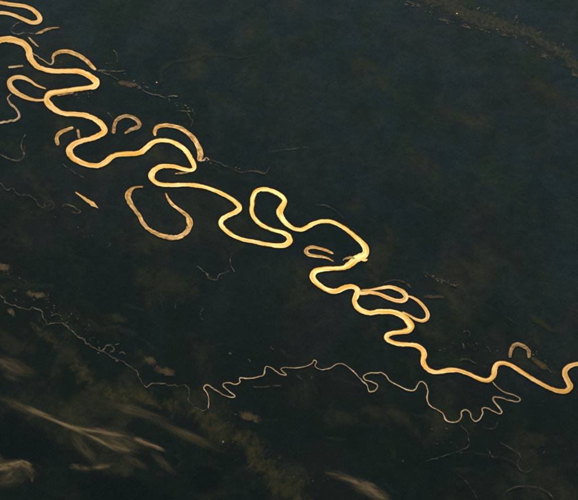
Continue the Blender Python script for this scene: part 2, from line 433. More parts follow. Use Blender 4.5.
lake([(509.9, 357.8, 2.8), (510.6, 350.8, 3.8), (513.9, 346, 3.8), (518.1, 344.4, 3.6), (524.2, 346.6, 4), (528.4, 351, 4.4), (529.2, 358.2, 4)],
     M_WEEDY, 'horseshoe-shaped brown lake above the main river near the right edge', 29, 1.3, .12)
lake([(75.3, 192, .6), (79, 194.6, 1.6), (84, 198.3, 2.4), (90, 202.2, 3), (93, 204.2, 4), (95, 205.8, 2), (98, 208, .5)],
     M_CHANNEL, 'bright leaf-shaped sliver of water alone in the forest on the left', 30, 1.2, .1)
lake([(35.4, 33.9, 1.2), (38.4, 33, 2.6), (42.4, 31.4, 3.2), (48, 29, 2.6), (53, 27.8, 1.2), (59.4, 27.5, .6)],
     M_WEEDY, 'feather-shaped dull brown pool under the upper left hairpin channel', 31, .8, .14)
lake([(28.4, 37.2, 1), (31, 39.8, 1.9), (34.6, 43.2, 2), (38.5, 46.7, 1.4)], M_STREAM, 'short bright slash of water under the feather-shaped pool', 32, .8, .15)
lake([(8.2, 67.3, 2), (15, 66.6, 2.1), (23.4, 65.9, 2)], M_STREAM, 'straight pale dash of water near the left edge', 33, .9)
lake([(360.5, 257.6, 3), (363, 259.4, 3.4), (365.6, 260, 2.6), (367.6, 259.2, 1)], M_RIVER, 'stub of bright backwater on the sharp river bend right of centre', 34, 1.2, .15)

lake([(175, 173.6, .9), (180, 173, 1.5), (186, 172.4, 1.4), (190, 171.6, 1)], M_WEEDY, 'small brown spur of shoal water inside the hairpin bend left of centre', 35, .8, .2)
lake([(342.6, 260.4, .8), (345, 258.6, 2), (350, 257.6, 2.4), (355, 258, 1.6)], M_WEEDY, 'brown shoal left of the sharp river bend right of centre', 36, .8, .25)
lake([(57, 95.4, .8), (62, 94.6, 1.3), (70, 93.4, 1.1), (74, 92.6, .6)], M_WEEDY, 'thin brown shoal under the straight upper left reach of the main river', 37, .7, .3)
TR = 'tributary streams'
TRIB = [(492.2, 381.8, 1.2), (496, 386, 1.5), (501.7, 391, 1.6), (510.6, 394, 1.6), (517.5, 396.8, 1.7), (520, 399.6, 1.8), (517.4, 401.9, 1.7), (507.6, 399.6, 1.6), (498.8, 397.4, 1.7), (493.8, 397.8, 1.8), (494.6, 401.3, 1.8), (498.8, 407.2, 1.7), (502, 412.2, 1.8), (499.4, 414, 1.7), (492.9, 411.1, 1.6), (485.6, 407.8, 1.5), (482.2, 408.9, 1.6), (482.6, 413.1, 1.7), (479.7, 419.5, 1.6), (475.3, 421.3, 1.6), (471.4, 418.2, 1.6), (470, 413.1, 1.6),
 (465.7, 410, 1.6), (461.6, 412.4, 1.7), (461, 417.5, 1.7), (456.9, 421.7, 1.7), (449.6, 422.1, 1.7), (445.3, 419, 1.7), (444.3, 415.2, 1.5), (439.8, 411.4, 1.4), (430.5, 406.2, 1.5), (427, 399.3, 1.6), (427.6, 390.7, 1.5), (425.4, 384, 1.4), (420.7, 381.8, 1.4), (417.8, 384.6, 1.5), (415.4, 389.2, 1.6), (411.2, 390.5, 1.5), (400, 386.3, 1.3), (389.8, 381.1, 1.2), (386.3, 376, 1.3), (381.8, 372.7, 1.3), (374, 373, 1.2), (365.6, 374.7, 1.2), (363.3, 376.8, 1.3), (365.6, 380, 1.2), (375.6, 383.2, 1.3), (377.5, 386.3, 1.4), (373.8, 391.1, 1.4), (369.2, 391.5, 1.4), (367.1, 385.7, 1.3), (361.9, 380.3, 1.3), (355.5, 373.4, 1.3),
 (350, 368.5, 1.2), (343, 364, 1.2), (337, 364, 1.2), (329.2, 368.3, 1.2), (320.6, 369.4, 1.2), (315.5, 366.6, 1.2), (316.8, 361.8, 1.2), (314.2, 360.2, 1.3), (312.2, 362.5, 1.2), (309, 365.2, 1.2), (296.3, 368, 1.1), (282.8, 367.7, 1.1), (280.6, 369.4, 1.2), (286.2, 374.8, 1.3), (281, 374.5, 1.2), (270.4, 367.6, 1.2), (266.2, 366.9, 1.5), (265, 371, 1.9), (263, 375, 1.6), (256.1, 377.8, 1.3), (247, 378.2, 1.3), (239.6, 378.2, 1.3), (240.2, 382, 1.4), (236.6, 384.3, 1.3), (229, 383.4, 1.4), (223.3, 383.8, 1.5), (223, 386, 1.5), (228.4, 390.8, 1.4), (234.9, 396.4, 1.5), (229.3, 397, 1.4), (218.1, 391.6, 1.4), (206.4, 385.7, 1.5), (204, 388.3, 1.6), (208, 395.2, 1.5), (208.9, 404, 1.4), (208.6, 408.6, 1.5)]
course('river', TRIB, M_STREAM, 'thin pale tributary zigzagging left from the lower right main river', 'river', TR, M_BANK_THIN, .9, 41, .16, True, 2, .68, .2)
DIMT = [(208.6, 408.8, 1.3), (204.2, 410.5, 1.3), (195.6, 407.5, 1.3), (189.9, 401.2, 1.4), (188.6, 395.2, 1.5), (189.4, 389, 1.5), (186.1, 386, 1.5), (180, 385.9, 1.5), (171, 385, 1.6), (163, 383.6, 1.7), (152.7, 383.7, 1.8), (146, 386.5, 1.8), (140.4, 380.5, 1.6), (136.1, 371.1, 1.5), (128.8, 365.3, 1.4), (120.5, 361.2, 1.5), (109, 355, 1.5), (103, 352, 1.5), (98.7, 350, 1.6), (90.4, 345.6, 1.7), (83.2, 338.8, 1.8), (72.3, 333, 1.8), (68, 326.8, 1.9), (63.2, 322.3, 1.9), (54.4, 322.8, 1.9), (48.2, 324, 2), (43.6, 318.8, 2), (40.8, 312, 2), (35.2, 308.8, 1.9), (27.2, 310, 1.9), (17.6, 306.8, 1.8), (6.4, 302, 1.8), (0, 295.6, 1.8), (-14, 288, 1.8)]
course('river', DIMT, M_DIM, 'dull grey stream meandering through the dark lower left forest', 'river', TR, M_BANK_THIN, .7, 42, .18, True, 2, .62, .65)
course('river', [(101, 351.5, 1), (104.5, 348.6, 1.4), (107, 345.1, 1.5), (112, 346, 1.6), (114, 349.8, 1.6), (110, 352.2, 1.2)], M_DIM, 'tiny grey loop hanging on the dull lower left stream', 'river', TR, None, seed=43)

def stream(pts, mat, label, seed, w=1.0, rough=.12):
    p = [(a[0], a[1], a[2] if len(a) > 2 else w) for a in pts]
    return course('river', p, mat, label, 'stream', 'small forest streams', None, seed=seed, rough=rough, cols=2, wig=.22)
stream([(11.4, 94, .7), (7.8, 98, 1.3), (9.5, 102.9, 1.8), (15.2, 108.6, 1.8), (19.4, 114.9, 2.1), (17.8, 118.4, 2.1), (10.1, 121, 1.9), (0, 122.6, 1.9), (-10, 124, 1.9)], M_STREAM, 'bright bent stream running to the left edge below the side channel', 51)
stream([(23, 21.4, .9), (16.4, 23.4), (12.6, 27.2), (10.9, 30.3), (13.9, 33, 1.2), (19, 34.6, 1.3), (22.7, 32.9, 1.2), (29.1, 32.7), (35.4, 33.8, .8)], M_DIM, 'thin curl of stream joining the upper left hairpin to the feather-shaped pool', 52, 1.1)
stream([(32, 52.5), (36, 55.6), (41.4, 59), (46.7, 62.4), (51, 64.2, 1.4), (53, 62, 1.8), (52.8, 58.6, 1.4)], M_STREAM, 'white thread of stream between the main river and the tan arched lake', 53, 1.0)
stream([(97, 70.3), (102, 70.4), (110.6, 71), (117, 71.3), (125, 70.8)], M_DIM, 'straight faint stream right of the tan arched lake tip', 54, .9)
stream([(98, 71.6), (104, 73), (110.6, 75.4), (118.8, 80)], M_DIM, 'faint stream slanting down from the tan arched lake to the ragged marsh', 55, .8)
stream([(113.2, 49.5), (116, 52.6), (117.2, 57), (116.8, 62, 1.1), (111, 63.2), (105.6, 63.8)], M_FAINT, 'faint hook of water above the ragged marsh in the upper left', 56, 1.2)
stream([(138, 85), (141, 88), (144.4, 91), (152, 93.8), (159, 95), (165, 97.6), (171, 96), (178, 95.6)], M_DIM, 'pale stream trailing right from the ragged marsh', 57, 1.0, .25)
stream([(176, 111), (183, 110.6), (187.6, 112), (190, 117), (192.6, 121.6), (189.6, 128)], M_FAINT, 'faint crooked stream above the long curved tan lake', 58, 1.0, .3)
stream([(107, 112), (110.4, 115), (113.9, 118.6)], M_DIM, 'hairline creek touching the question-mark shaped lake', 59, .7)
stream([(200, 161), (203.6, 159.6, 1.4), (206.6, 157.6, 1.4), (209, 160, 1.2)], M_STREAM, 'small bright tail at the tip of the long curved tan lake', 60, 1.2, .3)
stream([(209, 160), (215, 161.4, 1.4), (221, 163.6), (227, 166.4), (233, 169, .7), (239, 171.6, .9), (249, 171, .7), (257, 171.4), (265, 172.8, 1.1), (268.6, 169, .7), (270, 165, .6)], M_FAINT, 'faint broken stream running right of the long curved tan lake', 61, 1.1, .35)
stream([(267, 152), (276, 150.6), (286, 149.4), (296, 148.2), (309, 147)], M_FAINT, 'barely visible streak of water above the centre bend', 62, .8, .35)
stream([(25.8, 134), (22.4, 139.4), (21.4, 144), (22, 149.8), (24, 154.6, 1.5), (22.4, 158, 1.6), (17, 160, 1.5), (11.2, 159.4), (5, 157), (0, 154.2), (-9, 150)], M_DIM, 'dim J-shaped stream at the left edge', 63, 1.1)
stream([(25, 144.4), (24, 149), (24.6, 154)], M_FAINT, 'short dim arm beside the J-shaped stream', 64, .8)
stream([(63, 164), (70, 169), (77, 174), (84, 177.6, .8)], M_FAINT, 'dim straight streak under the hook-shaped lake', 65, 1.0)
stream([(-6, 181), (0, 183), (5, 189), (8, 190), (12, 188.4), (17, 193.6), (28, 195.6), (36, 200), (38.4, 205), (41, 206.8), (45, 208)], M_FAINT, 'dim wavering stream below the J-shaped stream', 66, 1.0, .2)
stream([(45, 207.6), (44.8, 203), (48, 200.6), (52.4, 201.8), (54, 205.6), (52, 209), (47.6, 209.4)], M_FAINT, 'tiny dim ring of water right of the wavering stream', 67, 1.0)
stream([(62.4, 206.4, 1.4), (64, 204.4, 1.3), (68, 204.4), (72, 205.8), (77, 208.4), (80.4, 211.4, 1.3), (78, 213, 1.2), (72, 212)], M_DIM, 'small pale crescent left of the bright leaf-shaped sliver', 68, 1.1)
stream([(107, 246.6), (109.6, 246), (109.8, 243.6), (108, 242.6)], M_FAINT, 'tiny curl of water left of the large U-shaped lake', 69, .9)
stream([(232, 253), (230.2, 257, 1.1), (230, 262), (230.6, 266), (233, 269), (235.4, 271.6)], M_DIM, 'short upright creek below the centre left bends', 70, .8, .3)
stream([(230, 270.8), (226, 272.8), (221, 273.4), (218.6, 275.4), (217.4, 279.6, 1.2), (214, 279.6), (209, 277.4), (205.4, 273, 1.2), (201, 269), (197, 265.6, .5)], M_DIM, 'dim crooked creek running left from the upright creek', 71, .8, .3)
stream([(201, 306), (203, 309.4), (200.6, 313), (200.6, 317), (203, 320.4)], M_FAINT, 'dim S-shaped squiggle alone in the forest left of centre', 72, .9, .25)
stream([(176, 299), (175.6, 304), (175.2, 309)], M_FAINT, 'dim upright tick left of the S-shaped squiggle', 73, .7)
stream([(423, 272), (428, 274), (434, 278, 1.6), (440, 279), (446, 281.4), (452, 284.6, 1.2), (457, 286)], M_FAINT, 'speckled faint streak right of the flame-shaped channel loop', 74, 1.1, .4)
stream([(505, 316.6), (510, 319), (515, 322.4)], M_FAINT, 'faint short streak above the horseshoe-shaped lake', 75, .9)
stream([(463, 332), (466, 330.6), (470, 332.6), (469.4, 337)], M_FAINT, 'tiny faint curl left of the horseshoe-shaped lake', 76, .9)
stream([(461.6, 341), (463.4, 345), (464.4, 349.4)], M_DIM, 'tiny pale tick under the faint curl', 77, 1.0)
stream([(466, 341), (470, 345.6), (476, 350)], M_FAINT, 'faint slanting hairline beside the pale tick', 78, .7)
stream([(486, 346), (489, 348.4), (490.6, 352)], M_FAINT, 'faint comma of water between the pale tick and the horseshoe-shaped lake', 79, 1.0)
stream([(458.6, 361), (463, 358.6), (467.6, 358.9), (473, 361.6), (480, 365.4), (487, 366.8)], M_FAINT, 'dim brown arc just above the main river near its right S-bend', 80, 1.3, .25)
stream([(460.7, 426), (465.8, 430), (468.6, 436), (468.2, 445.6), (462, 450), (450, 453.6), (440, 457), (426, 461)], M_FAINT, 'dim thread of stream below the thin pale tributary', 81, .9)
stream([(482.5, 427), (488, 428.6), (493.4, 428.2), (496.6, 425.4), (497, 421.8)], M_FAINT, 'small dim L of water under the tributary hairpins', 82, 1.4)
stream([(500, 443), (509, 447), (515.8, 451), (520, 456), (518, 461.4), (518, 466, 1.3), (522.2, 471.2), (528.6, 472), (533.4, 468)], M_FAINT, 'dim snaking creek near the lower right corner', 83, 1.0)
stream([(503.4, 495.4), (508, 490.6), (515, 487.2), (524.7, 486), (534, 486.6), (542, 489), (549, 493, 1.6), (553, 499)], M_FAINT, 'dim wide arc at the bottom edge near the lower right corner', 84, 1.3)
stream([(488.6, 450.4), (490.4, 454), (493.4, 458)], M_DIM, 'tiny slanting tick left of the snaking creek', 85, .9)
stream([(457, 474.6), (463, 478), (468.4, 484), (473, 491), (478, 500)], M_FAINT, 'dim hairline stream at the bottom edge right of centre', 86, .8)
stream([(253, 386.6), (262, 387.4), (270, 386), (281, 385.4)], M_FAINT, 'dim flat streak under the zigzag of the thin tributary', 87, 1.4)
stream([(270, 346.6), (274, 350)], M_FAINT, 'tiny dim dash above the thin tributary zigzag', 88, .9)
stream([(296, 374.6), (302.6, 379.8)], M_FAINT, 'dim dash below the thin tributary left of its small knot', 89, 1.0)
stream([(310.6, 375.6, .7), (311.6, 379.4, 1.4)], M_DIM, 'tiny bright tick under the small knot of the tributary', 90, 1.1)
stream([(248, 359), (250.6, 362)], M_DIM, 'tiny pale dash above the tributary bright spot', 91, 1.1)
stream([(316, 204.8), (324, 205), (331, 207.4), (338, 212.6), (344, 218)], M_FAINT, 'faint scar curve above the arching river bend at centre', 92, .9, .2)
stream([(51, 315.8), (55, 314), (59, 315), (61, 317)], M_FAINT, 'dim small arc right of the dull stream bend', 93, 1.2)
stream([(97, 352.8, 1.4), (99.4, 354)], M_DIM, 'dim speck of water under the grey loop', 94, 1.4)
stream([(119, 353.4), (122, 351.8), (126, 353.8)], M_DIM, 'small pale crescent right of the grey loop', 95, 1.3)
stream([(115, 360.4), (118.6, 361.6)], M_DIM, 'small grey pool beside the dull stream', 96, 2.0)
stream([(22.6, 279.6), (25.4, 281), (26.2, 284), (24.4, 285.6)], M_DIM, 'tiny comma-shaped pool above the tan clearing', 97, 1.2)

# ponds: single bright specks
POND = 'tiny forest ponds'
def pond(x, y, r, mat, label, seed, sq=.7, rot=0.0):
    LEVEL[0] += .35
    r_ = np.random.default_rng(seed)
    k = 14
    a = np.linspace(0, 2 * math.pi, k, endpoint=False)
    rad = r * (1 + r_.normal(0, .16, k))
    px = np.stack([rad * np.cos(a), rad * np.sin(a) * sq], 1)
    c, s = math.cos(rot), math.sin(rot)
    px = np.stack([x + px[:, 0] * c - px[:, 1] * s, y + px[:, 0] * s + px[:, 1] * c], 1)
    V = ground(px, LEVEL[0] + 40)
    o0 = V.mean(0); o0[2] = 0
    me = bpy.data.meshes.new('pond')
    me.from_pydata((V - o0).tolist(), [], [tuple(range(k))[::-1]])
    uv = me.uv_layers.new(name='course')
    for i, lp in enumerate(me.loops):
        v = V[lp.vertex_index]
        uv.data[i].uv = (v[0], .5)
    me.update()
    if me.polygons[0].normal.z < 0: me.flip_normals()
    tag(link('pond', me, mat, o0), label, 'pond', POND, 'structure')
pond(156.8, 82.4, .7, M_LAKE, 'single bright dot of water right of the ragged marsh', 201, .9)
pond(223.2, 441.8, .9, M_STREAM, 'single bright dot of water on the mottled grassland at the bottom', 202, 1.0)
pond(457, 13.4, .8, M_CHANNEL, 'bright speck of water in the upper right valley', 203)
pond(60.6, 61.6, 1.4, M_DIM, 'dim speck inside the tan arched lake', 204)
pond(346, 278.6, 1.2, M_FAINT, 'dim speck inside the centre right river bend', 205)
pond(230, 353.4, 1.6, M_FAINT, 'dull round speck above the tributary bright spot', 206)
pond(403, 461, .9, M_DIM, 'speck of water low in the dark forest right of centre', 207)
pond(313, 481, .9, M_DIM, 'speck of water at the end of the mottled grassland', 208)
pond(69, 316.4, .9, M_DIM, 'small tan speck right of the dull stream arc', 209)
pond(54, 305.6, 1.1, M_DIM, 'pale twin speck nearer the dull stream below the tan clearing', 210, .6)
pond(47.6, 307.4, 1.3, M_DIM, 'pale twin speck farther left below the tan clearing', 211, .5)
pond(14.6, 290.4, 1.8, M_DIM, 'grey blob left of the tan clearing', 212, .7)
pond(76, 94.8, 2.0, M_FAINT, 'dim smear under the upper left main river reach', 213, .4)
pond(84, 93.4, 1.4, M_FAINT, 'small dim smear right of the other one under the main river', 214, .5)

# countless puddles and bits of open water glinting through the trees
def puddles():
    r_ = np.random.default_rng(99)
    V, F, U = [], [], []
    def put(x, y, a, b, rot):
        k = 7
        ang = np.linspace(0, 2 * math.pi, k, endpoint=False)
        rad = 1 + r_.normal(0, .25, k)
        px = np.stack([a * rad * np.cos(ang), b * rad * np.sin(ang)], 1)
        c, s = math.cos(rot), math.sin(rot)
        px = np.stack([x + px[:, 0] * c - px[:, 1] * s, y + px[:, 0] * s + px[:, 1] * c], 1)
        g = ground(px, 32.0)
        n0 = len(V); V.extend(g.tolist()); F.append(tuple(range(n0, n0 + k))[::-1])
    def along(pts, n, spread, size, elong=2.0):
        C, q = spline([(x, y, 1) for x, y in pts], 2.0)
        for _ in range(n):
            i = r_.integers(0, len(C))
            j = min(i + 1, len(C) - 1)
            d = C[j, :2] - C[max(j - 1, 0), :2]
            a = size * r_.lognormal(0, .45)
            put(C[i, 0] + r_.normal(0, spread), C[i, 1] + r_.normal(0, spread * .7), a * r_.uniform(1, elong), a * .55, math.atan2(d[1], d[0]) + r_.normal(0, .5))
    along([(4, 270), (30, 296), (60, 312), (90, 335), (112, 352)], 60, 7, .42)
    along([(404, 0), (445, 20), (480, 28), (520, 37), (545, 54), (578, 78)], 80, 2.6, .5)
    along([(430, 0), (470, 8), (510, 18), (560, 44)], 40, 2.6, .45)
    along([(203, 160), (230, 168), (265, 172)], 30, 1.6, .4)
    along([(112, 84), (142, 86), (165, 97), (190, 112), (190, 128)], 60, 2.4, .4)
    along([(97, 70), (125, 72)], 12, 2, .35)
    along([(424, 272), (440, 279), (458, 286)], 34, 2, .42)
    along([(215, 425), (245, 450), (290, 480), (315, 482)], 60, 9, .36)
    along([(440, 440), (500, 450), (560, 460)], 22, 10, .36)
    along([(530, 352), (545, 366), (556, 374)], 20, 2.6, .45)
    along([(60, 90), (90, 94), (72, 104)], 14, 2, .4)
    along([(0, 186), (40, 205), (100, 240)], 20, 6, .36)
    along([(200, 268), (217, 280), (232, 262)], 20, 1.4, .36)
    along([(440, 350), (470, 346), (495, 358)], 16, 5, .36)
    me = bpy.data.meshes.new('puddle_water')
    me.from_pydata(V, [], F)
    uv = me.uv_layers.new(name='course')
    for i, lp in enumerate(me.loops):
        v = V[lp.vertex_index]
        uv.data[i].uv = (v[0], .5)
    me.update()
    if sum(p.normal.z for p in me.polygons) < 0: me.flip_normals()
    tag(link('puddle_water', me, M_PUDDLE), 'countless tiny glints of open water scattered through the forest', 'puddles', kind='stuff')
puddles()

# ------------------------------------------------------------------ open ground: marshes, grassland, clearings
def blob_mesh(name, x, y, rx, ry, rot, z, rings=6, seg=32):
    """Disc with v = 0 at the middle and 1 at the rim."""
    c, s = math.cos(rot), math.sin(rot)
    P, R = [(x, y)], [0.0]
    for i in range(1, rings + 1):
        f = i / rings
        for k in range(seg):
            a = 2 * math.pi * k / seg
            u, v = rx * f * math.cos(a), ry * f * math.sin(a)
            P.append((x + u * c - v * s, y + u * s + v * c)); R.append(f)
    V = ground(P, z)
    F = [(0, 1 + (k + 1) % seg, 1 + k) for k in range(seg)]
    for i in range(1, rings):
        a0, b0 = 1 + (i - 1) * seg, 1 + i * seg
        F += [(a0 + k, a0 + (k + 1) % seg, b0 + (k + 1) % seg, b0 + k) for k in range(seg)]
    o0 = V[0].copy(); o0[2] = 0
    me = bpy.data.meshes.new(name)
    me.from_pydata((V - o0).tolist(), [], F)
    uv = me.uv_layers.new(name='course')
    for i, lp in enumerate(me.loops):
        uv.data[i].uv = (.5, R[lp.vertex_index])
    me.update()
    if sum(p.normal.z for p in me.polygons) < 0: me.flip_normals()
    return me, Vector(o0)

G_OLIVE = soft_material('olive_grass', (.055, .055, .018), (.085, .075, .024), .5, .35, 1 / 700)
G_DIM = soft_material('thin_scrub', (.030, .038, .016), (.056, .054, .020), .6, .25, 1 / 1100)
G_BAND = soft_material('scrub_band', (.022, .030, .012), (.105, .080, .026), .75, .55, 1 / 1000, 12, soft=.5)
G_BLACK = soft_material('painted_cloud_shadow', (.0012, .0022, .0022), (.002, .003, .003), .92, .1, 1 / 2600, 5)  # cloud shadow painted as near-black ground colour
G_BROWN = soft_material('brown_marsh', (.12, .09, .045), (.21, .145, .060), .8, .2, 1 / 420)
G_TAN = soft_material('dry_clearing', (.13, .09, .05), (.30, .21, .10), .85, .3, 1 / 300, 8)
G_MOTTLE = soft_material('mottled_grassland', (.030, .034, .014), (.17, .115, .036), .7, .85, 1 / 620, 12, soft=.5)
def patch(name, x, y, rx, ry, deg, mat, label, cat, kind='stuff'):
    LEVEL[0] += .35
    me, o0 = blob_mesh(name, x, y, rx, ry, math.radians(deg), LEVEL[0] + 3)
    tag(link(name, me, mat, o0), label, cat, None, kind)
def band(name, pts, mat, label, cat, seed):
    LEVEL[0] += .35
    me, o0 = ribbon_mesh(name, pts, LEVEL[0] + 3, 0, 8, .08, seed, True, 1.5)
    for d in me.uv_layers['course'].data:
        d.uv = (d.uv[0] / 1000, abs(d.uv[1] - .5) * 2)
    tag(link(name, me, mat, o0), label, cat, None, 'stuff')
patch('marsh', 22, 446, 70, 36, 28, G_BLACK, 'painted cloud shadow below the long cloud streak in the lower left', 'painted_shadow')  # this and the next two: cloud shadow painted on the ground
patch('marsh', 120, 492, 70, 24, 12, G_BLACK, 'painted cloud shadow along the bottom edge left of the grassland', 'painted_shadow')
patch('marsh', 208, 482, 26, 20, 20, G_BLACK, 'rounded painted cloud shadow beside the mottled grassland', 'painted_shadow')
band('grass', [(30, 322, 20), (62, 348, 34), (100, 388, 44), (150, 402, 40), (195, 412, 46), (235, 438, 56), (270, 468, 62), (310, 505, 60)], G_BAND, 'broad mottled band of scrub and grass running down to the bottom centre', 'grassland', 303)
patch('grass', 262, 466, 62, 38, 32, G_MOTTLE, 'mottled olive and brown grassland at the bottom centre', 'grassland')
patch('grass', 282, 488, 30, 16, 25, G_OLIVE, 'yellowish grass at the bottom edge of the mottled grassland', 'grassland')
patch('grass', 345, 418, 30, 11, 20, G_DIM, 'dim olive patch in the forest below the thin tributary', 'grassland')
patch('grass', 66, 353, 18, 20, 30, G_DIM, 'dim olive scrub below the dull lower left stream', 'grassland')
patch('grass', 100, 405, 40, 16, 30, G_DIM, 'dim green scrub behind the streaky clouds', 'grassland')
patch('grass', 12, 345, 34, 14, 25, G_DIM, 'dim scrub at the left edge under the dull stream', 'grassland')
patch('grass', 118, 318, 22, 8, 12, G_OLIVE, 'thin olive patch right of the dull stream', 'grassland')
patch('grass', 190, 398, 46, 13, 30, G_DIM, 'scrubby ground beside the dull end of the tributary', 'grassland')
patch('grass', 170, 285, 50, 22, 10, G_DIM, 'very faint olive ground left of the dim crooked creek', 'grassland')
patch('grass', 250, 417, 16, 7, 20, G_BROWN, 'brownish tuft of open ground below the tributary zigzag', 'grassland')
patch('grass', 540, 440, 34, 12, 0, G_DIM, 'dim olive ground near the lower right corner', 'grassland')
patch('grass', 545, 439, 9, 3.4, 5, G_OLIVE, 'small yellowish smear near the lower right corner', 'grassland')
patch('marsh', 38, 295, 16, 6.5, 8, G_TAN, 'tan bare clearing in the lower left forest', 'clearing')
patch('marsh', 4, 268, 14, 8, 20, G_TAN, 'tan clearing cut by the left edge', 'clearing')
patch('marsh', 11, 312, 8, 4.4, 30, G_TAN, 'small tan clearing beside the dull stream at the left edge', 'clearing')
patch('marsh', 149, 360, 11, 6, 25, G_BROWN, 'brown marsh blob above the dull stream', 'marsh')
patch('marsh', 165, 371, 14, 6, 14, G_BROWN, 'brown marsh with pale veins beside the dull stream bend', 'marsh')
patch('marsh', 128, 84, 17, 4.2, 4, G_TAN, 'ragged tan marsh right of the first river bend', 'marsh')
patch('marsh', 432, 296.6, 14, 2.8, 2, G_BROWN, 'brown smear right of the thin looped channel', 'marsh')
patch('marsh', 543, 324, 26, 4.6, 32, G_OLIVE, 'olive streak of marsh near the right edge', 'marsh')
patch('marsh', 540, 364, 13, 5, 35, G_BROWN, 'mottled brown ground right of the horseshoe-shaped lake', 'marsh')

B_VALLEY = soft_material('valley_marsh', (.035, .046, .034), (.12, .108, .068), .8, .08, 1 / 500, 12, soft=.7)
B_SCRUB = soft_material('valley_scrub', (.045, .055, .032), (.07, .075, .036), .45, .35, 1 / 420, 9)
band('marsh', [(405, -14, 26), (430, -4, 24), (450, 7, 24), (475, 18, 22), (500, 26, 22), (520, 30, 19), (545, 42, 15), (562, 53, 18), (578, 67, 22), (600, 84, 24)], B_VALLEY, 'long dull tan marsh valley crossing the upper right corner', 'marsh', 301)
band('grass', [(160, 84, 8), (163, 70, 9), (172, 62, 8), (190, 59.6, 7), (205, 55, 9), (222, 55, 6), (240, 57.6, 3), (256, 54, 2)], B_SCRUB, 'faint olive scrub band above the ragged marsh stream', 'grassland', 302)
# pale sandbars along the valley
SB = 'pale sandbars in the upper right valley'
M_SAND = soft_material('pale_sand', (.14, .125, .08), (.24, .20, .125), .7, .3, 1 / 160)
for i, (x, y, rx, ry, a, lab) in enumerate([
    (409, 1.4, 5, 2.2, 10, 'pale sandbar at the top edge, first along the valley'), (418, 5.4, 5, 2.4, 20, 'pale sandbar second along the valley from the top edge'),
    (444, 20, 11, 1.9, 8, 'long thin pale sandbar on the lower rim of the valley'), (432, 6, 3, 1.5, 0, 'tiny pale sandbar between the top edge and the long thin one'),
    (466, 26.6, 9, 2.2, 14, 'pale sandbar just right of the long thin one'), (481, 29, 4, 1.8, 20, 'small pale sandbar at the middle of the valley rim'),
    (504, 35, 8, 1.8, 12, 'pale sliver of sand on the lower rim right of the middle'), (516, 17, 4.4, 3, -60, 'pale upright sandbar standing above the valley'),
    (494, 13, 4, 2, 10, 'faint pale sandbar on the upper rim of the valley'), (545, 56, 6, 4, 60, 'ring-like pale sand patch under the valley near the right edge'),
    (556, 48, 4, 2.4, 40, 'pale sand fleck inside the valley bend near the right edge'), (574, 74, 7, 3, 50, 'pale sandbar where the valley meets the right edge')]):
    patch('sandbar', x, y, rx, ry, a, M_SAND, lab, 'sandbar', None)
    scene.collection.objects[-1]['group'] = SB

# ------------------------------------------------------------------ clouds
def cloud_material(name, dens, stretch=(1.4, 7, 3), lo=.42, hi=.72, seed=0.0, power=1.5):
    t = NT(name)
    tc = t.n('ShaderNodeTexCoord').outputs['Object']
    ln = t.n('ShaderNodeVectorMath', operation='LENGTH'); t.l(tc, ln.inputs[0])
    r2 = t.math('MULTIPLY', ln.outputs['Value'], ln.outputs['Value'])
    fall = t.math('POWER', t.math('MAXIMUM', t.math('SUBTRACT', 1.0, r2), 0.0), power)
    oi = t.n('ShaderNodeObjectInfo')
    off = t.n('ShaderNodeVectorMath', operation='ADD')
    mp = t.mapped(tc, stretch)
    cmb = t.n('ShaderNodeCombineXYZ')
    for k in range(3): t.l(t.math('MULTIPLY', oi.outputs['Random'], 37.0 + 11 * k), cmb.inputs[k])
    t.l(mp, off.inputs[0]); t.l(cmb.outputs[0], off.inputs[1])
    nz = t.noise(off.outputs[0], 1.0, 5, .62, .7)
    d = t.math('MULTIPLY', t.math('MULTIPLY', fall, t.ramp(nz, lo, hi)), dens)
    pv = t.n('ShaderNodeVolumePrincipled')
    pv.inputs['Color'].default_value = c4(1.0, .76, .40)
    pv.inputs['Anisotropy'].default_value = .35
    t.l(d, pv.inputs['Density'])
    t.l(pv.outputs[0], t.out.inputs['Volume'])
    return t.m
K_CORE = cloud_material('cloud_streak', .0085, power=2.2)
K_THIN = cloud_material('cloud_veil', .0012, (2.0, 5, 2), .36, .75, power=2.0)
K_BRIGHT = cloud_material('cloud_ridge', .030, (2.2, 5, 2), .34, .70, 0.0, 2.4)
K_CURL = cloud_material('cloud_curl', .011, (2.2, 4.5, 2), .46, .68)

